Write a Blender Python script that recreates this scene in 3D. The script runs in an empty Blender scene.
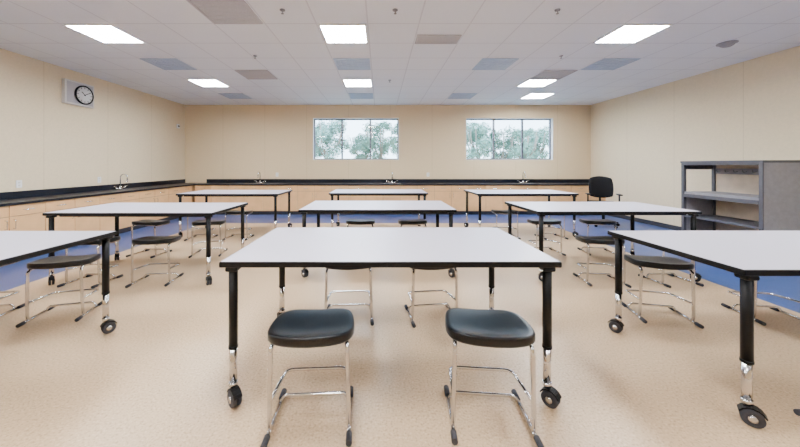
import bpy, bmesh, math, random
from mathutils import Vector, Matrix
random.seed(4)
sc = bpy.context.scene
COL = sc.collection

# ---------------------------------------------------------------- materials
def new_mat(name):
    m = bpy.data.materials.new(name); m.use_nodes = True
    nt = m.node_tree
    return m, nt, nt.nodes['Principled BSDF']

def simple(name, col, rough=0.5, metal=0.0, nscale=0, namt=0.0, spec=0.5, bump=0.0):
    m, nt, b = new_mat(name)
    b.inputs['Roughness'].default_value = rough
    b.inputs['Metallic'].default_value = metal
    b.inputs['Specular IOR Level'].default_value = spec
    b.inputs['Base Color'].default_value = (*col, 1)
    if nscale:
        tc = nt.nodes.new('ShaderNodeTexCoord')
        no = nt.nodes.new('ShaderNodeTexNoise'); no.inputs['Scale'].default_value = nscale
        no.inputs['Detail'].default_value = 4
        nt.links.new(tc.outputs['Object'], no.inputs['Vector'])
        rp = nt.nodes.new('ShaderNodeValToRGB')
        rp.color_ramp.elements[0].position = 0.3; rp.color_ramp.elements[1].position = 0.7
        rp.color_ramp.elements[0].color = (*[c*(1-namt) for c in col], 1)
        rp.color_ramp.elements[1].color = (*[min(1, c*(1+namt)) for c in col], 1)
        nt.links.new(no.outputs['Fac'], rp.inputs['Fac'])
        nt.links.new(rp.outputs['Color'], b.inputs['Base Color'])
        if bump:
            bp = nt.nodes.new('ShaderNodeBump'); bp.inputs['Strength'].default_value = bump
            bp.inputs['Distance'].default_value = 0.004
            nt.links.new(no.outputs['Fac'], bp.inputs['Height'])
            nt.links.new(bp.outputs['Normal'], b.inputs['Normal'])
    return m

def math_node(nt, op, a, b=None, c=None):
    n = nt.nodes.new('ShaderNodeMath'); n.operation = op
    for i, v in enumerate((a, b, c)):
        if v is None: continue
        if isinstance(v, (int, float)): n.inputs[i].default_value = v
        else: nt.links.new(v, n.inputs[i])
    return n.outputs[0]

def grid_line(nt, coord, origin, pitch, width):
    """1 on a thin seam, 0 elsewhere"""
    s = math_node(nt, 'SUBTRACT', coord, origin)
    d = math_node(nt, 'DIVIDE', s, pitch)
    f = math_node(nt, 'FRACT', d)
    s2 = math_node(nt, 'SUBTRACT', f, 0.5)
    a = math_node(nt, 'ABSOLUTE', s2)
    return math_node(nt, 'GREATER_THAN', a, 0.5 - width/pitch/2)

def seam_mat(name, col, seam, lines, nscale, namt, rough, fac=1.0):
    m, nt, b = new_mat(name)
    b.inputs['Roughness'].default_value = rough
    tc = nt.nodes.new('ShaderNodeTexCoord')
    sp = nt.nodes.new('ShaderNodeSeparateXYZ'); nt.links.new(tc.outputs['Object'], sp.inputs[0])
    no = nt.nodes.new('ShaderNodeTexNoise'); no.inputs['Scale'].default_value = nscale
    no.inputs['Detail'].default_value = 5; no.inputs['Roughness'].default_value = 0.7
    nt.links.new(tc.outputs['Object'], no.inputs['Vector'])
    rp = nt.nodes.new('ShaderNodeValToRGB')
    rp.color_ramp.elements[0].position = 0.3; rp.color_ramp.elements[1].position = 0.7
    rp.color_ramp.elements[0].color = (*[c*(1-namt) for c in col], 1)
    rp.color_ramp.elements[1].color = (*[min(1, c*(1+namt)) for c in col], 1)
    nt.links.new(no.outputs['Fac'], rp.inputs['Fac'])
    tot = None
    for ax, org, pitch, w in lines:
        g = grid_line(nt, sp.outputs[ax], org, pitch, w)
        tot = g if tot is None else math_node(nt, 'MAXIMUM', tot, g)
    tot = math_node(nt, 'MULTIPLY', tot, fac)
    mx = nt.nodes.new('ShaderNodeMixRGB')
    nt.links.new(tot, mx.inputs[0]); nt.links.new(rp.outputs['Color'], mx.inputs[1])
    mx.inputs[2].default_value = (*seam, 1)
    nt.links.new(mx.outputs[0], b.inputs['Base Color'])
    return m

def speckle(name, base, dark, light, rough, scale=75):
    m, nt, b = new_mat(name)
    b.inputs['Roughness'].default_value = rough
    tc = nt.nodes.new('ShaderNodeTexCoord')
    no = nt.nodes.new('ShaderNodeTexNoise'); no.inputs['Scale'].default_value = scale
    no.inputs['Detail'].default_value = 4; no.inputs['Roughness'].default_value = 0.7
    nt.links.new(tc.outputs['Object'], no.inputs['Vector'])
    rp = nt.nodes.new('ShaderNodeValToRGB')
    e = rp.color_ramp.elements
    e[0].position = 0.36; e[0].color = (*dark, 1)
    e[1].position = 0.64; e[1].color = (*light, 1)
    x = e.new(0.46); x.color = (*base, 1); y = e.new(0.56); y.color = (*base, 1)
    nt.links.new(no.outputs['Fac'], rp.inputs['Fac'])
    n2 = nt.nodes.new('ShaderNodeTexNoise'); n2.inputs['Scale'].default_value = 1.1
    nt.links.new(tc.outputs['Object'], n2.inputs['Vector'])
    r2 = nt.nodes.new('ShaderNodeMapRange'); r2.inputs[3].default_value = rough-0.06; r2.inputs[4].default_value = rough+0.08
    nt.links.new(n2.outputs['Fac'], r2.inputs[0]); nt.links.new(r2.outputs[0], b.inputs['Roughness'])
    nt.links.new(rp.outputs['Color'], b.inputs['Base Color'])
    return m

def emis(name, col, s):
    m, nt, b = new_mat(name)
    b.inputs['Base Color'].default_value = (*col, 1)
    b.inputs['Emission Color'].default_value = (*col, 1)
    b.inputs['Emission Strength'].default_value = s
    return m

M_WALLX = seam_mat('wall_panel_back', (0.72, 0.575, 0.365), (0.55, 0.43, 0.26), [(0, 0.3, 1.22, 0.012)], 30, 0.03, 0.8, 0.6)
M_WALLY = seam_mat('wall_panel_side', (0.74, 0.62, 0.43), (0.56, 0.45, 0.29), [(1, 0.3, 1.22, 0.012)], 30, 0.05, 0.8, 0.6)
M_CEIL = seam_mat('ceiling_tile', (0.90, 0.92, 0.97), (0.66, 0.66, 0.72), [(0, -0.47-0.3175, 0.635, 0.018), (1, 4.09-0.305, 0.61, 0.018)], 60, 0.02, 0.9, 0.7)
M_FLOOR = speckle('floor_vinyl_tan', (0.58, 0.41, 0.245), (0.36, 0.235, 0.13), (0.70, 0.53, 0.35), 0.33)
M_BLUE = speckle('floor_vinyl_blue', (0.035, 0.075, 0.23), (0.02, 0.04, 0.14), (0.08, 0.13, 0.32), 0.36)
M_TOP = simple('table_laminate', (0.60, 0.58, 0.68), 0.34, nscale=120, namt=0.02)
M_BLACK = simple('black_edge', (0.003, 0.003, 0.004), 0.45, nscale=40, namt=0.2, spec=0.2)
M_PLAST = simple('black_seat_plastic', (0.002, 0.0025, 0.004), 0.33, nscale=300, namt=0.35, bump=0.12, spec=0.3)
M_CHROME = simple('chrome', (0.74, 0.74, 0.77), 0.14, 1.0, nscale=15, namt=0.03)
M_RUB = simple('grey_rubber', (0.03, 0.03, 0.038), 0.6, nscale=60, namt=0.15, spec=0.3)
M_COUNTER = simple('black_epoxy', (0.004, 0.005, 0.011), 0.35, nscale=50, namt=0.3, spec=0.3)
M_MAPLE = simple('maple', (0.74, 0.44, 0.20), 0.45, nscale=6, namt=0.06)
M_MAPLED = simple('maple_carcass', (0.38, 0.22, 0.10), 0.55, nscale=6, namt=0.06)
M_KICK = simple('toe_kick', (0.03, 0.03, 0.04), 0.6, nscale=20, namt=0.1)
M_GREY = simple('grey_laminate', (0.24, 0.24, 0.265), 0.5, nscale=20, namt=0.08)
M_GREYD = simple('grey_laminate_dark', (0.07, 0.07, 0.085), 0.5, nscale=20, namt=0.08)
M_SHBACK = simple('shelf_back_tan', (0.66, 0.54, 0.41), 0.6, nscale=8, namt=0.08)
M_WHITE = simple('white_paint', (0.8, 0.8, 0.8), 0.5, nscale=30, namt=0.02)
M_BEZEL = simple('offwhite_box', (0.62, 0.60, 0.58), 0.5, nscale=30, namt=0.04)
M_FRAME = simple('window_aluminium', (0.16, 0.16, 0.18), 0.4, 0.6, nscale=20, namt=0.05)
M_LAMP = emis('lamp_diffuser', (0.94, 0.97, 1.0), 125.0)
M_UNLIT = simple('unlit_diffuser', (0.42, 0.51, 0.66), 0.5, nscale=80, namt=0.06)
M_VENT = simple('vent_grey', (0.42, 0.41, 0.44), 0.6, nscale=80, namt=0.08)
M_FAB = simple('chair_fabric', (0.004, 0.004, 0.006), 0.8, nscale=200, namt=0.4, bump=0.3, spec=0.25)
M_LEAF = simple('foliage', (0.28, 0.42, 0.32), 0.9, nscale=3, namt=0.35)
M_TRUNK = simple('bark', (0.35, 0.28, 0.22), 0.9, nscale=10, namt=0.2)
M_GRASS = simple('ground_pale', (0.40, 0.42, 0.33), 0.95, nscale=2, namt=0.15)
def glass_mat():
    m = bpy.data.materials.new('window_glass'); m.use_nodes = True
    nt = m.node_tree; nt.nodes.clear()
    o = nt.nodes.new('ShaderNodeOutputMaterial'); t = nt.nodes.new('ShaderNodeBsdfTransparent')
    g = nt.nodes.new('ShaderNodeBsdfGlossy'); g.inputs['Roughness'].default_value = 0.02
    mx = nt.nodes.new('ShaderNodeMixShader'); mx.inputs[0].default_value = 0.05
    nt.links.new(t.outputs[0], mx.inputs[1]); nt.links.new(g.outputs[0], mx.inputs[2]); nt.links.new(mx.outputs[0], o.inputs[0])
    return m
M_GLASS = glass_mat()

# ---------------------------------------------------------------- mesh builder
class B:
    def __init__(s):
        s.bm = bmesh.new(); s.mats = []
    def mi(s, m):
        if m not in s.mats: s.mats.append(m)
        return s.mats.index(m)
    def _fin(s, faces, m, smooth):
        i = s.mi(m)
        for f in faces:
            if f.is_valid: f.material_index = i; f.smooth = smooth
    def box(s, x0, x1, y0, y1, z0, z1, m, bev=0.0, seg=2, mat=None):
        old = set(s.bm.faces)
        r = bmesh.ops.create_cube(s.bm, size=1)
        M = Matrix.Translation(((x0+x1)/2, (y0+y1)/2, (z0+z1)/2)) @ Matrix.Diagonal((x1-x0, y1-y0, z1-z0, 1))
        if mat is not None: M = mat @ M
        bmesh.ops.transform(s.bm, matrix=M, verts=r['verts'])
        if bev:
            ed = list({e for v in r['verts'] for e in v.link_edges})
            bmesh.ops.bevel(s.bm, geom=ed, offset=bev, segments=seg, affect='EDGES', profile=0.5)
        s._fin([f for f in s.bm.faces if f not in old], m, False)
    def cyl(s, p0, p1, r0, m, r1=None, seg=16, smooth=True):
        p0 = Vector(p0); p1 = Vector(p1); r1 = r0 if r1 is None else r1
        old = set(s.bm.faces)
        d = p1-p0
        M = Matrix.Translation((p0+p1)/2) @ d.to_track_quat('Z', 'Y').to_matrix().to_4x4()
        bmesh.ops.create_cone(s.bm, cap_ends=True, segments=seg, radius1=r0, radius2=r1, depth=d.length, matrix=M)
        new = [f for f in s.bm.faces if f not in old]
        s._fin(new, m, smooth)
        for f in new:
            if len(f.verts) > 4: f.smooth = False
    def lathe(s, prof, m, M=Matrix.Identity(4), seg=24):
        """prof: list of (r,z)"""
        rings = []
        for r, z in prof:
            if r < 1e-6: rings.append([s.bm.verts.new(M @ Vector((0, 0, z)))])
            else: rings.append([s.bm.verts.new(M @ Vector((r*math.cos(2*math.pi*i/seg), r*math.sin(2*math.pi*i/seg), z))) for i in range(seg)])
        fs = []
        for a, b in zip(rings, rings[1:]):
            for i in range(seg):
                j = (i+1) % seg
                if len(a) == 1 and len(b) == 1: continue
                if len(a) == 1: fs.append(s.bm.faces.new((a[0], b[i], b[j])))
                elif len(b) == 1: fs.append(s.bm.faces.new((a[i], a[j], b[0])))
                else: fs.append(s.bm.faces.new((a[i], a[j], b[j], b[i])))
        s._fin(fs, m, True)
    def tube(s, pts, r, m, fil=0.0, seg=10, closed=False):
        P = [Vector(p) for p in pts]
        n = len(P); out = []
        for i, p in enumerate(P):
            if not closed and (i == 0 or i == n-1): out.append(p); continue
            a = P[i-1]; b = P[(i+1) % n]
            if fil <= 0: out.append(p); continue
            da = (a-p); db = (b-p)
            f = min(fil, da.length*0.49, db.length*0.49)
            s0 = p + da.normalized()*f; s1 = p + db.normalized()*f
            for k in range(7):
                t = k/6
                out.append(s0*(1-t)**2 + p*2*t*(1-t) + s1*t*t)
        P = out; n = len(P)
        rings = []; nrm = None
        for i in range(n):
            if closed: t = (P[(i+1) % n]-P[i-1]).normalized()
            else: t = (P[min(i+1, n-1)]-P[max(i-1, 0)]).normalized()
            if nrm is None:
                nrm = t.orthogonal().normalized()
            else:
                nrm = (nrm - t*nrm.dot(t)).normalized()
            bn = t.cross(nrm)
            rings.append([s.bm.verts.new(P[i] + (nrm*math.cos(2*math.pi*k/seg)+bn*math.sin(2*math.pi*k/seg))*r) for k in range(seg)])
        fs = []
        rng = range(n if closed else n-1)
        for i in rng:
            a = rings[i]; b = rings[(i+1) % n]
            for k in range(seg):
                fs.append(s.bm.faces.new((a[k], a[(k+1) % seg], b[(k+1) % seg], b[k])))
        s._fin(fs, m, True)
        if not closed:
            c = [s.bm.faces.new(rings[0][::-1]), s.bm.faces.new(rings[-1])]
            s._fin(c, m, False)
    def mesh(s, name):
        bmesh.ops.recalc_face_normals(s.bm, faces=s.bm.faces)
        me = bpy.data.meshes.new(name); s.bm.to_mesh(me); s.bm.free()
        for m in s.mats: me.materials.append(m)
        return me
    def obj(s, name, loc=(0, 0, 0), rz=0):
        return place(s.mesh(name), name, loc, rz)

def place(me, name, loc, rz=0):
    o = bpy.data.objects.new(name, me); COL.objects.link(o)
    o.location = loc; o.rotation_euler = (0, 0, rz)
    return o

# ---------------------------------------------------------------- room
XL, XR, YB, YF, H = -5.69, 6.15, 8.925, -2.6, 3.11
T = 0.2
b = B()
bx = -4.05; cx = 3.85; by = 7.15
b.box(bx, cx, YF-T, by, -0.1, 0, M_FLOOR)
b.box(XL-T, bx, YF-T, YB+T, -0.1, 0, M_BLUE)
b.box(cx, XR+T, YF-T, YB+T, -0.1, 0, M_BLUE)
b.box(bx, cx, by, YB+T, -0.1, 0, M_BLUE)
b.obj('floor')
b = B(); b.box(XL-T, XR+T, YF-T, YB+T, H, H+0.12, M_CEIL); b.obj('ceiling')
b = B(); b.box(XL-T, XL, YF-T, YB+T, 0, H, M_WALLY); b.obj('wall_left')
b = B(); b.box(XR, XR+T, YF-T, YB+T, 0, H, M_WALLY); b.obj('wall_right')
b = B(); b.box(XL, XR, YF-T, YF, 0, H, M_WALLX); b.obj('wall_front')
WZ0, WZ1 = 1.506, 2.73
WIN = [(-1.954, 0.554), (2.508, 5.046)]
b = B()
b.box(XL, XR, YB, YB+T, 0, WZ0, M_WALLX)
b.box(XL, XR, YB, YB+T, WZ1, H, M_WALLX)
b.box(XL, WIN[0][0], YB, YB+T, WZ0, WZ1, M_WALLX)
b.box(WIN[0][1], WIN[1][0], YB, YB+T, WZ0, WZ1, M_WALLX)
b.box(WIN[1][1], XR, YB, YB+T, WZ0, WZ1, M_WALLX)
b.obj('wall_back')
for i, (a, c) in enumerate(WIN):
    b = B(); t = 0.045
    y0, y1 = YB+0.09, YB+0.15
    b.box(a, a+t, y0, y1, WZ0, WZ1, M_FRAME, 0.004); b.box(c-t, c, y0, y1, WZ0, WZ1, M_FRAME, 0.004)
    b.box(a+t, c-t, y0, y1, WZ0, WZ0+t, M_FRAME, 0.004); b.box(a+t, c-t, y0, y1, WZ1-t, WZ1, M_FRAME, 0.004)
    for k in (1, 2):
        xm = a+(c-a)*k/3
        b.box(xm-0.024, xm+0.024, y0, y1, WZ0+t, WZ1-t, M_FRAME, 0.004)
    b.box(a+t, c-t, YB+0.118, YB+0.122, WZ0+t, WZ1-t, M_GLASS)
    # white liner/sill
    b.box(a, c, YB-0.01, YB+0.09, WZ0, WZ0+0.015, M_WHITE)
    b.box(a, a+0.012, YB-0.005, YB+0.09, WZ0+0.015, WZ1, M_WHITE)
    b.box(c-0.012, c, YB-0.005, YB+0.09, WZ0+0.015, WZ1, M_WHITE)
    b.box(a+0.012, c-0.012, YB-0.005, YB+0.09, WZ1-0.012, WZ1, M_WHITE)
    b.obj('window_%d' % (i+1))
b = B(); b.box(XR-0.012, XR, YF, YB-0.62, 0, 0.1, M_KICK, 0.003); b.obj('baseboard_right')
b = B(); b.box(XL+0.7, XR-0.02, YF, YF+0.012, 0, 0.1, M_KICK, 0.003); b.obj('baseboard_front')

# ---------------------------------------------------------------- counters
CH = 0.84
def counter(name, L, loc, rz, gap=0.0):
    """runs along local x from 0..L, wall at local y=0, front at y=-0.62"""
    b = B()
    b.box(0, L, -0.54, -0.002, 0.0, 0.10, M_KICK)
    b.box(0, L, -0.58, -0.002, 0.10, CH-0.035, M_MAPLED)
    b.box(0, L, -0.62, -0.002, CH-0.035, CH, M_COUNTER, 0.004)
    b.box(0, L, -0.02, -0.002, CH, CH+0.11, M_COUNTER, 0.003)
    n = round((L-gap)/0.46); w = (L-gap)/n
    for i in range(n):
        x0 = i*w; x1 = x0+w
        b.box(x0+0.005, x1-0.005, -0.60, -0.58, CH-0.19, CH-0.045, M_MAPLE, 0.002)
        b.box(x0+0.005, x1-0.005, -0.60, -0.58, 0.11, CH-0.20, M_MAPLE, 0.002)
        hx = x1-0.05 if i % 2 == 0 else x0+0.05
        b.tube([(hx, -0.60, CH-0.36), (hx, -0.63, CH-0.36), (hx, -0.63, CH-0.24), (hx, -0.60, CH-0.24)], 0.005, M_CHROME, 0.01, 6)
        xm = (x0+x1)/2
        b.tube([(xm-0.06, -0.60, CH-0.115), (xm-0.06, -0.63, CH-0.115), (xm+0.06, -0.63, CH-0.115), (xm+0.06, -0.60, CH-0.115)], 0.005, M_CHROME, 0.01, 6)
    return b.obj(name, loc, rz)
counter('lab_counter', XR-(XL+0.64)-0.004, (XL+0.64, YB, 0), 0)
counter('side_counter', YB-YF-0.008, (XL, YF+0.004, 0), math.pi/2, gap=0.64)

def faucet_mesh():
    b = B()
    b.lathe([(0, 0), (0.032, 0), (0.032, 0.012), (0.018, 0.03), (0.018, 0.07), (0, 0.07)], M_CHROME, seg=16)
    pts = [(0, 0, 0.06), (0, 0, 0.25)]
    for k in range(1, 9):
        a = math.pi*k/8
        pts.append((0, -0.075+0.075*math.cos(a), 0.25+0.075*math.sin(a)))
    pts.append((0, -0.15, 0.19))
    b.tube(pts, 0.011, M_CHROME, 0, 10)
    b.cyl((0, -0.15, 0.165), (0, -0.15, 0.195), 0.014, M_CHROME)
    for s in (-1, 1):
        b.cyl((s*0.10, 0, 0), (s*0.10, 0, 0.05), 0.02, M_CHROME, 0.014)
        b.tube([(s*0.10, 0, 0.055), (s*0.17, -0.02, 0.07)], 0.008, M_CHROME)
        b.tube([(0, 0, 0.02), (s*0.10, 0, 0.02)], 0.010, M_CHROME)
    # sink rim in front
    b.box(-0.26, 0.26, -0.42, -0.405, 0.0, 0.008, M_CHROME); b.box(-0.26, 0.26, -0.075, -0.06, 0.0, 0.008, M_CHROME)
    b.box(-0.26, -0.245, -0.405, -0.075, 0.0, 0.008, M_CHROME); b.box(0.245, 0.26, -0.405, -0.075, 0.0, 0.008, M_CHROME)
    b.box(-0.245, 0.245, -0.405, -0.075, 0.0, 0.002, M_GREYD)  # flat dark sheet paints in the shade of a basin that isn't cut
    return b.mesh('sink_faucet')
FM = faucet_mesh()
for px in (260, 392, 523):
    place(FM, 'sink_faucet', ((px-380)*8.8/306, YB-0.12, CH+0.0005), 0)
place(FM, 'sink_faucet', (XL+0.13, 6.55, CH+0.0005), math.pi/2)

# ---------------------------------------------------------------- tables
TW, TD, TH = 1.91, 0.95, 0.82
def caster(b, x, y, ang):
    R = Matrix.Translation((x, y, 0)) @ Matrix.Rotation(ang, 4, 'Z')
    o = Vector((0.018, 0, 0.045))
    for s in (-1, 1):
        M = R @ Matrix.Translation(o+Vector((0, s*0.014, 0))) @ Matrix.Rotation(math.pi/2, 4, 'X')
        b.lathe([(0, -0.009), (0.024, -0.009), (0.028, -0.011), (0.041, -0.011), (0.045, -0.006), (0.045, 0.006), (0.041, 0.011), (0.028, 0.011), (0.024, 0.009), (0, 0.009)], M_RUB, M, 20)
        M2 = R @ Matrix.Translation(o+Vector((0, s*0.026, 0))) @ Matrix.Rotation(math.pi/2, 4, 'X')
        b.lathe([(0, -0.003), (0.018, -0.003), (0.018, 0.003), (0, 0.003)], M_CHROME, M2, 14)
    # hood over the wheels and stem
    for k in range(6):
        a0 = math.pi*(0.15+0.7*k/6); a1 = math.pi*(0.15+0.7*(k+1)/6)
        am = (a0+a1)/2
        M = R @ Matrix.Translation(o) @ Matrix.Rotation(-(am-math.pi/2), 4, 'Y')
        b.box(-0.014, 0.014, -0.024, 0.024, 0.047, 0.053, M_BLACK, mat=M)
    b.cyl((x, y, 0.09), (x, y, 0.125), 0.013, M_CHROME)
def table_mesh():
    b = B()
    w, d = TW/2, TD/2
    b.box(-w, w, -d, d, TH-0.032, TH, M_BLACK, 0.006, 3)
    b.box(-w+0.008, w-0.008, -d+0.008, d-0.008, TH-0.002, TH+0.0012, M_TOP)
    # steel apron frame
    i = 0.10
    for y in (-d+i, d-i):
        b.box(-w+i, w-i, y-0.012, y+0.012, TH-0.058, TH-0.032, M_BLACK, 0.003)
    for x in (-w+i, w-i):
        b.box(x-0.012, x+0.012, -d+i, d-i, TH-0.058, TH-0.032, M_BLACK, 0.003)
    b.box(-0.02, 0.02, -d+i, d-i, TH-0.055, TH-0.032, M_BLACK)
    for sx in (-1, 1):
        for sy in (-1, 1):
            x = sx*(w-0.062); y = sy*(d-0.042)
            b.box(x-0.034, x+0.034, y-0.034, y+0.034, TH-0.06, TH-0.032, M_BLACK, 0.01)
            b.cyl((x, y, 0.33), (x, y, TH-0.05), 0.0245, M_BLACK, seg=20)
            b.cyl((x, y, 0.322), (x, y, 0.336), 0.0265, M_BLACK, seg=20)
            b.cyl((x, y, 0.115), (x, y, 0.325), 0.0205, M_CHROME, seg=20)
            b.cyl((x, y, 0.108), (x, y, 0.13), 0.0235, M_CHROME, seg=20)
            caster(b, x, y, {(-1,-1): -0.75, (1,-1): -0.85, (-1,1): 2.2, (1,1): 0.9}[(sx, sy)])
    return b.mesh('classroom_table')
TM = table_mesh()
def table(xc, yfront, rz=0): place(TM, 'classroom_table', (xc, yfront+TD/2, 0), math.radians(rz))
table(0.058, 1.70); table(-0.03, 3.68); table(-0.03, 5.87)
table(-2.15-TW/2, 1.56); table(-1.89-TW/2, 3.44); table(-1.90-TW/2, 5.70)
table(1.87+TW/2, 1.57); table(1.83+TW/2, 3.55); table(1.83+TW/2, 5.75)

# ---------------------------------------------------------------- stools
def stool_mesh():
    b = B()
    Z = 0.50
    HX, HY = 0.222, 0.200
    N = 48
    def outline(r, a):
        c, s_ = math.cos(a), math.sin(a)
        x = math.copysign(abs(c)**0.58, c)*HX*r
        y = math.copysign(abs(s_)**0.72, s_)*HY*r
        x *= 1 - 0.08*(y/HY if r else 0)
        return x, y
    def top(x, y, r):
        z = Z - 0.016 + 0.026*(abs(x)/HX)**2
        if y < 0: z += 0.036*(abs(y)/HY)**3    # raised rear lip
        else: z -= 0.010*(y/HY)**3             # waterfall front
        return z
    rings = []
    lev = [(0.25, 0), (0.5, 0), (0.72, 0), (0.87, 0), (0.95, -0.001), (0.985, -0.005), (1.0, -0.014), (1.0, -0.044), (0.97, -0.052), (0.88, -0.046), (0.5, -0.036), (0.2, -0.036)]
    for r, dz in lev:
        ring = []
        for i in range(N):
            x, y = outline(r, 2*math.pi*i/N)
            ring.append(b.bm.verts.new((x, y, top(x, y, r)+dz)))
        rings.append(ring)
    fs = []
    for a, c in zip(rings, rings[1:]):
        for i in range(N):
            fs.append(b.bm.faces.new((a[i], a[(i+1) % N], c[(i+1) % N], c[i])))
    fs.append(b.bm.faces.new(rings[0])); fs.append(b.bm.faces.new(rings[-1][::-1]))
    b._fin(fs, M_PLAST, True)
    r = 0.0115
    zf = r+0.004
    for s in (-1, 1):
        # seat rail -> rear leg -> floor runner
        b.tube([(s*0.165, 0.13, Z-0.056), (s*0.190, -0.150, Z-0.046), (s*0.200, -0.140, zf), (s*0.198, 0.10, zf)], r, M_CHROME, 0.045, 10)
        b.tube([(s*0.199, -0.08, zf), (s*0.202, -0.20, zf)], r, M_CHROME, 0, 10)
        b.tube([(s*0.2015, -0.165, 0.0155), (s*0.203, -0.225, 0.0155)], 0.0155, M_RUB, 0, 10)
        b.tube([(s*0.1985, 0.08, 0.0155), (s*0.1975, 0.145, 0.0155)], 0.0155, M_RUB, 0, 10)
    b.tube([(-0.198, 0.05, zf), (-0.17, 0.055, 0.055), (0.17, 0.055, 0.055), (0.198, 0.05, zf)], 0.0095, M_CHROME, 0.02, 10)
    b.tube([(-0.196, -0.142, 0.17), (-0.180, 0.13, 0.150), (0.180, 0.13, 0.150), (0.196, -0.142, 0.17)], 0.0095, M_CHROME, 0.05, 10)
    b.tube([(-0.17, 0.08, Z-0.054), (0.17, 0.08, Z-0.054)], 0.009, M_CHROME)
    b.tube([(-0.175, -0.09, Z-0.050), (0.175, -0.09, Z-0.050)], 0.009, M_CHROME)
    return b.mesh('classroom_stool')
SM = stool_mesh()
def stool(x, y, rz=0): place(SM, 'classroom_stool', (x, y, 0), math.radians(rz))
stool(-0.365, 1.69, 3); stool(0.585, 1.69, -5)
stool(-0.28, 2.80, 3); stool(0.46, 2.80, 7)
stool(-0.30, 4.78, 0); stool(0.50, 4.78, 3)
stool(-2.88, 2.82, 14); stool(-3.60, 2.78, 8)
stool(-2.62, 3.62, 6); stool(-3.35, 3.60, -4)
stool(-3.50, 4.70, -8); stool(-2.62, 4.72, 10)
stool(-2.62, 5.72, 0); stool(-3.3, 5.70, 5)
stool(2.52, 2.80, -12); stool(3.48, 2.78, -8)
stool(2.58, 3.62, -5); stool(3.38, 3.62, 6)
stool(2.55, 4.78, 4); stool(3.38, 4.78, -8)
stool(2.35, 5.80, 0); stool(3.2, 5.78, 5)
stool(2.49, 1.46, -90)

# ---------------------------------------------------------------- office chair
def office_chair():
    b = B()
    b.box(-0.25, 0.25, -0.24, 0.24, 0.46, 0.54, M_FAB, 0.035, 4)
    n = 8; rows = 9; v = []
    for side in (0, 1):
        g = []
        for j in range(rows):
            t = j/(rows-1); z = 0.60+0.50*t
            w = 0.235*(1-0.28*abs(t-0.45)**2*4*0.5)
            row = []
            for i in range(n+1):
                u = i/n*2-1
                x = u*w; y = 0.27+0.05*t - 0.05*u*u - 0.03*math.sin(t*math.pi) + side*0.045
                zz = z - 0.04*u*u*(1 if j == rows-1 else -1 if j == 0 else 0)
                row.append(b.bm.verts.new((x, y, zz)))
            g.append(row)
        v.append(g)
    fs = []
    for side in (0, 1):
        for j in range(rows-1):
            for i in range(n):
                fs.append(b.bm.faces.new((v[side][j][i], v[side][j][i+1], v[side][j+1][i+1], v[side][j+1][i])))
    for j in range(rows-1):
        for i in (0, n):
            fs.append(b.bm.faces.new((v[0][j][i], v[0][j+1][i], v[1][j+1][i], v[1][j][i])))
    for i in range(n):
        for j in (0, rows-1):
            fs.append(b.bm.faces.new((v[0][j][i], v[0][j][i+1], v[1][j][i+1], v[1][j][i])))
    b._fin(fs, M_FAB, True)
    b.tube([(0, 0.1, 0.45), (0, 0.33, 0.45), (0, 0.335, 0.75)], 0.022, M_BLACK, 0.06)
    for s in (-1, 1):
        b.tube([(s*0.2, 0, 0.455), (s*0.29, 0, 0.455), (s*0.29, 0, 0.69)], 0.016, M_BLACK, 0.04)
        b.box(s*0.29-0.035, s*0.29+0.035, -0.13, 0.13, 0.69, 0.72, M_BLACK, 0.012, 3)
    b.cyl((0, 0, 0.09), (0, 0, 0.30), 0.03, M_BLACK); b.cyl((0, 0, 0.28), (0, 0, 0.47), 0.02, M_CHROME)
    b.cyl((0, 0, 0.43), (0, 0, 0.465), 0.09, M_BLACK)
    for k in range(5):
        a = 2*math.pi*k/5+0.3
        e = Vector((math.cos(a)*0.3, math.sin(a)*0.3, 0.075))
        b.tube([(0, 0, 0.11), tuple(e)], 0.018, M_BLACK)
        M = Matrix.Translation((e.x, e.y, 0.03)) @ Matrix.Rotation(a, 4, 'Z') @ Matrix.Rotation(math.pi/2, 4, 'X')
        b.lathe([(0, -0.022), (0.026, -0.022), (0.03, -0.016), (0.03, 0.016), (0.026, 0.022), (0, 0.022)], M_BLACK, M, 16)
    return b
office_chair().obj('office_chair', (5.00, 6.85, 0), math.radians(-25))

# ---------------------------------------------------------------- coat / storage shelf on the right wall
b = B()
x0, x1, y0, y1, z1 = 5.53, XR-0.015, 4.42, 5.62, 1.43
b.box(x0, x1, y0, y0+0.04, 0, z1-0.03, M_GREY, 0.004)
# far end: open post-and-rail frame
for xx in (x0, x1-0.05):
    b.box(xx, xx+0.05, y1-0.05, y1, 0, z1-0.035, M_GREYD, 0.004)
b.box(x0+0.05, x1-0.05, y1-0.03, y1, 0.05, 0.84, M_GREY, 0.003)
b.box(x0+0.05, x1-0.05, y1-0.03, y1, 1.28, z1-0.035, M_GREYD, 0.003)
b.box(x0-0.01, x1, y0-0.01, y1+0.01, z1-0.035, z1, M_GREYD, 0.005)
b.box(x1-0.02, x1, y0+0.04, y1-0.05, 0.05, z1-0.035, M_SHBACK)
b.box(x0+0.01, x1-0.02, y0+0.04, y1-0.03, 0.84, 0.88, M_GREY, 0.003)
b.box(x0, x0+0.02, y0+0.05, y1-0.05, 0.78, 0.84, M_GREYD, 0.003)
b.box(x0+0.01, x1-0.02, y0+0.04, y1-0.03, 0.42, 0.45, M_GREYD, 0.003)
b.box(x0+0.03, x1-0.02, y0+0.04, y1-0.05, 0.0, 0.05, M_GREYD)
b.box(x0, x0+0.02, y0+0.05, y1-0.05, z1-0.07, z1-0.035, M_GREYD, 0.003)
b.box(x1-0.04, x1-0.02, y0+0.06, y1-0.06, 1.20, 1.30, M_GREY, 0.003)
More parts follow.
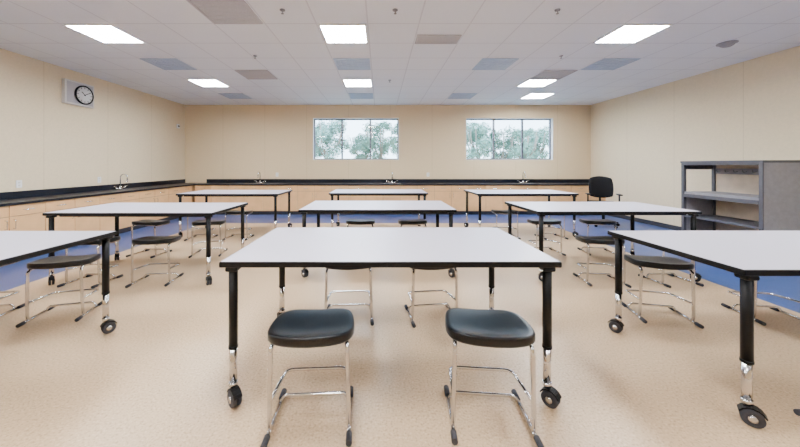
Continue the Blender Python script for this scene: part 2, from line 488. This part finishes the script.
for k in range(8):
    yy = y0+0.14+k*0.131
    b.tube([(x1-0.04, yy, 1.25), (x1-0.10, yy, 1.235), (x1-0.11, yy, 1.275)], 0.007, M_GREYD, 0.015, 6)
b.box(x0-0.006, x0+0.012, y0-0.004, y0+0.044, 0, z1-0.035, M_GREYD, 0.003)
b.obj('coat_shelf')

# ---------------------------------------------------------------- ceiling fixtures
def troffer(lit):
    b = B(); w, d = 0.30, 0.29
    fr = M_WHITE if lit else M_UNLIT
    b.box(-w, w, -d, -d+0.022, -0.012, 0, fr, 0.002); b.box(-w, w, d-0.022, d, -0.012, 0, fr, 0.002)
    b.box(-w, -w+0.022, -d+0.022, d-0.022, -0.012, 0, fr, 0.002); b.box(w-0.022, w, -d+0.022, d-0.022, -0.012, 0, fr, 0.002)
    b.box(-w+0.022, w-0.022, -d+0.022, d-0.022, -0.005, 0, M_LAMP if lit else M_UNLIT)
    for k in range(1, 6):
        x = -w+2*w*k/6
        b.box(x-0.004, x+0.004, -d+0.022, d-0.022, -0.012, -0.005, fr)
    for k in range(1, 6):
        y = -d+2*d*k/6
        b.box(-w+0.022, w-0.022, y-0.004, y+0.004, -0.011, -0.005, fr)
    return b.mesh('troffer')
TL, TU = troffer(True), troffer(False)
CX = (-3.645, -0.47, 3.34)
for x in CX:
    for y in (4.09, 6.53, 1.65, -0.79):  # last two rows are added out of view for extra brightness
        place(TL, 'ceiling_light', (x, y, H))
place(TL, 'ceiling_light', (3.975, 7.75, H))
for x, y in ((-3.645, 5.31), (-0.47, 5.31), (1.98, 5.31), (3.975, 5.31), (-3.645, 7.75), (-0.47, 7.75), (2.07, 7.75)):
    place(TU, 'ceiling_light_panel', (x, y, H))
def vent(w, d):
    b = B()
    b.box(-w, w, -d, d, -0.006, 0, M_VENT)
    b.box(-w, w, -d, -d+0.02, -0.014, -0.006, M_VENT); b.box(-w, w, d-0.02, d, -0.014, -0.006, M_VENT)
    b.box(-w, -w+0.02, -d+0.02, d-0.02, -0.014, -0.006, M_VENT); b.box(w-0.02, w, -d+0.02, d-0.02, -0.014, -0.006, M_VENT)
    n = 9
    for k in range(1, n):
        y = -d+2*d*k/n
        b.box(-w+0.02, w-0.02, y-0.008, y+0.002, -0.010, -0.006, M_VENT)
    return b.mesh('vent')
VM = vent(0.30, 0.29); VS = vent(0.30, 0.14)
for x, y in ((-1.74, 3.48), (-2.375, 5.92), (3.34, 5.92)):
    place(VM, 'ceiling_vent', (x, y, H))
place(VS, 'ceiling_vent', (0.80, 4.25, H))
def lathe_obj(name, prof, mat, loc):
    b = B(); b.lathe(prof, mat); b.obj(name, loc)
for x, y in ((0.17, 3.45), (-1.1, 3.45), (2.0, 3.45), (2.9, 4.9), (-2.0, 4.9), (0.2, 6.3)):
    lathe_obj('fire_sprinkler', [(0, -0.045), (0.016, -0.045), (0.016, -0.041), (0.006, -0.036), (0.008, -0.012), (0.03, -0.008), (0.03, 0), (0, 0)], M_GREY, (x, y, H))
lathe_obj('smoke_detector', [(0, -0.055), (0.05, -0.052), (0.075, -0.035), (0.085, -0.02), (0.11, -0.012), (0.11, 0), (0, 0)], M_GREY, (4.98, 4.39, H))

# ---------------------------------------------------------------- wall items
b = B()   # speaker baffle box + clock
b.box(0, 0.07, -0.28, 0.28, -0.22, 0.22, M_BEZEL, 0.01, 3)
b.box(0.07, 0.074, -0.25, 0.25, -0.19, 0.19, M_VENT)
b.obj('wall_speaker', (XL, 5.74, 2.69))
b = B()
M = Matrix.Translation((0.0, 0, 0)) @ Matrix.Rotation(math.pi/2, 4, 'Y')
b.lathe([(0, 0), (0.165, 0), (0.178, 0.01), (0.178, 0.035), (0.168, 0.042), (0.158, 0.036), (0.156, 0.028), (0, 0.028)], M_BLACK, M, 36)
b.lathe([(0, 0.0285), (0.152, 0.0285), (0.152, 0.0305), (0, 0.0305)], M_WHITE, M, 36)
for k in range(12):
    R = Matrix.Rotation(k*math.pi/6, 4, 'X')
    b.box(0.0305, 0.032, -0.005, 0.005, 0.115, 0.145, M_BLACK, mat=R)
for ang, L, w in ((50, 0.08, 0.007), (-60, 0.125, 0.005)):
    R = Matrix.Rotation(math.radians(ang), 4, 'X')
    b.box(0.032, 0.0335, -w, w, -0.02, L, M_BLACK, mat=R)
b.cyl((0.03, 0, 0), (0.036, 0, 0), 0.01, M_BLACK)
b.obj('wall_clock', (XL+0.075, 5.79, 2.68))
def plate(name, loc, rz, mat=M_WHITE, w=0.04, h=0.06):
    b = B()
    b.box(-w, w, -0.008, 0, -h, h, mat, 0.003)
    for z in (-0.022, 0.022):
        b.box(-0.014, 0.014, -0.010, -0.008, z-0.012, z+0.012, M_BEZEL, 0.001)
    b.obj(name, loc, rz)
plate('wall_outlet', (XL, 4.82, 1.06), math.pi/2)
plate('wall_outlet', (XL, 6.2, 1.06), math.pi/2)
plate('wall_outlet', (-3.0, YB, 1.08), 0); plate('wall_outlet', (1.4, YB, 1.08), 0)
b = B(); b.box(-0.05, 0.05, -0.03, 0, -0.06, 0.06, M_WHITE, 0.006); b.cyl((0, -0.03, 0), (0, -0.045, 0), 0.025, M_GREYD)
b.obj('fire_alarm_strobe', (XL, 8.6, 2.45), math.pi/2)

# ---------------------------------------------------------------- outdoors
b = B(); b.box(-60, 60, YB+T+0.02, 90, -0.3, -0.1, M_GRASS); b.obj('ground_outside')
def tree_mesh(seed):
    rnd = random.Random(seed); b = B()
    b.tube([(0, 0, 0), (0.1, 0, 1.2), (0.05, 0.1, 2.4)], 0.14, M_TRUNK, 0.3)
    for k in range(7):
        a = rnd.uniform(0, 6.28); b.tube([(0.05, 0.1, 1.8), (math.cos(a)*0.9, math.sin(a)*0.9, 3.0), (math.cos(a)*1.2, math.sin(a)*1.2, 4.2)], 0.04, M_TRUNK)
    fs = []
    clus = []
    for k in range(26):
        a = rnd.uniform(0, 6.28); rr = rnd.uniform(0.2, 1.5); z = rnd.uniform(1.7, 4.6)
        rr *= 1.15-abs(z-3.3)/2.6
        clus.append(Vector((math.cos(a)*rr, math.sin(a)*rr, z)))
    for c in clus:
        R = rnd.uniform(0.35, 0.6)
        for k in range(150):   # individual leaf sprays
            d = Vector([rnd.gauss(0, 1) for _ in range(3)]); d.normalize()
            p = c + d*R*rnd.uniform(0.3, 1.0)
            u = Vector([rnd.gauss(0, 1) for _ in range(3)]).normalized(); w_ = u.orthogonal().normalized()
            L = rnd.uniform(0.07, 0.13); W = L*0.45
            q = [p-u*L, p+w_*W, p+u*L, p-w_*W]
            fs.append(b.bm.faces.new([b.bm.verts.new(x) for x in q]))
    b._fin(fs, M_LEAF, False)
    return b.mesh('tree')
TMs = [tree_mesh(i) for i in range(3)]
xs = [-9.5, -7.2, -5.3, -3.6, -1.8, 0.2, 1.9, 3.8, 5.6, 7.5, 9.6, 11.4, 13.2, 15.0, 17]
for i, x in enumerate(xs):
    o = place(TMs[i % 3], 'tree', (x+random.uniform(-.5, .5), 24+random.uniform(-2, 3), -0.1), random.uniform(0, 6))
    s = random.uniform(0.85, 1.05); o.scale = (s, s, s)

# ---------------------------------------------------------------- world
w = bpy.data.worlds.new('World'); sc.world = w; w.use_nodes = True
nt = w.node_tree; bg = nt.nodes['Background']
tc = nt.nodes.new('ShaderNodeTexCoord'); sp = nt.nodes.new('ShaderNodeSeparateXYZ')
nt.links.new(tc.outputs['Generated'], sp.inputs[0])
rp = nt.nodes.new('ShaderNodeValToRGB')
rp.color_ramp.elements[0].color = (0.62, 0.82, 1, 1); rp.color_ramp.elements[1].color = (0.38, 0.60, 1, 1)
nt.links.new(sp.outputs[2], rp.inputs[0]); nt.links.new(rp.outputs[0], bg.inputs[0])
bg.inputs[1].default_value = 10.0

# ---------------------------------------------------------------- camera
cam = bpy.data.cameras.new('camera'); co = bpy.data.objects.new('camera', cam); COL.objects.link(co)
co.location = (0, 0, 1.36); co.rotation_euler = (math.pi/2, 0, 0)
cam.sensor_fit = 'HORIZONTAL'; cam.sensor_width = 36; cam.lens = 306/800*36
cam.shift_x = 0.025; cam.shift_y = -58.5/800; cam.clip_start = 0.05; cam.clip_end = 300
sc.camera = co
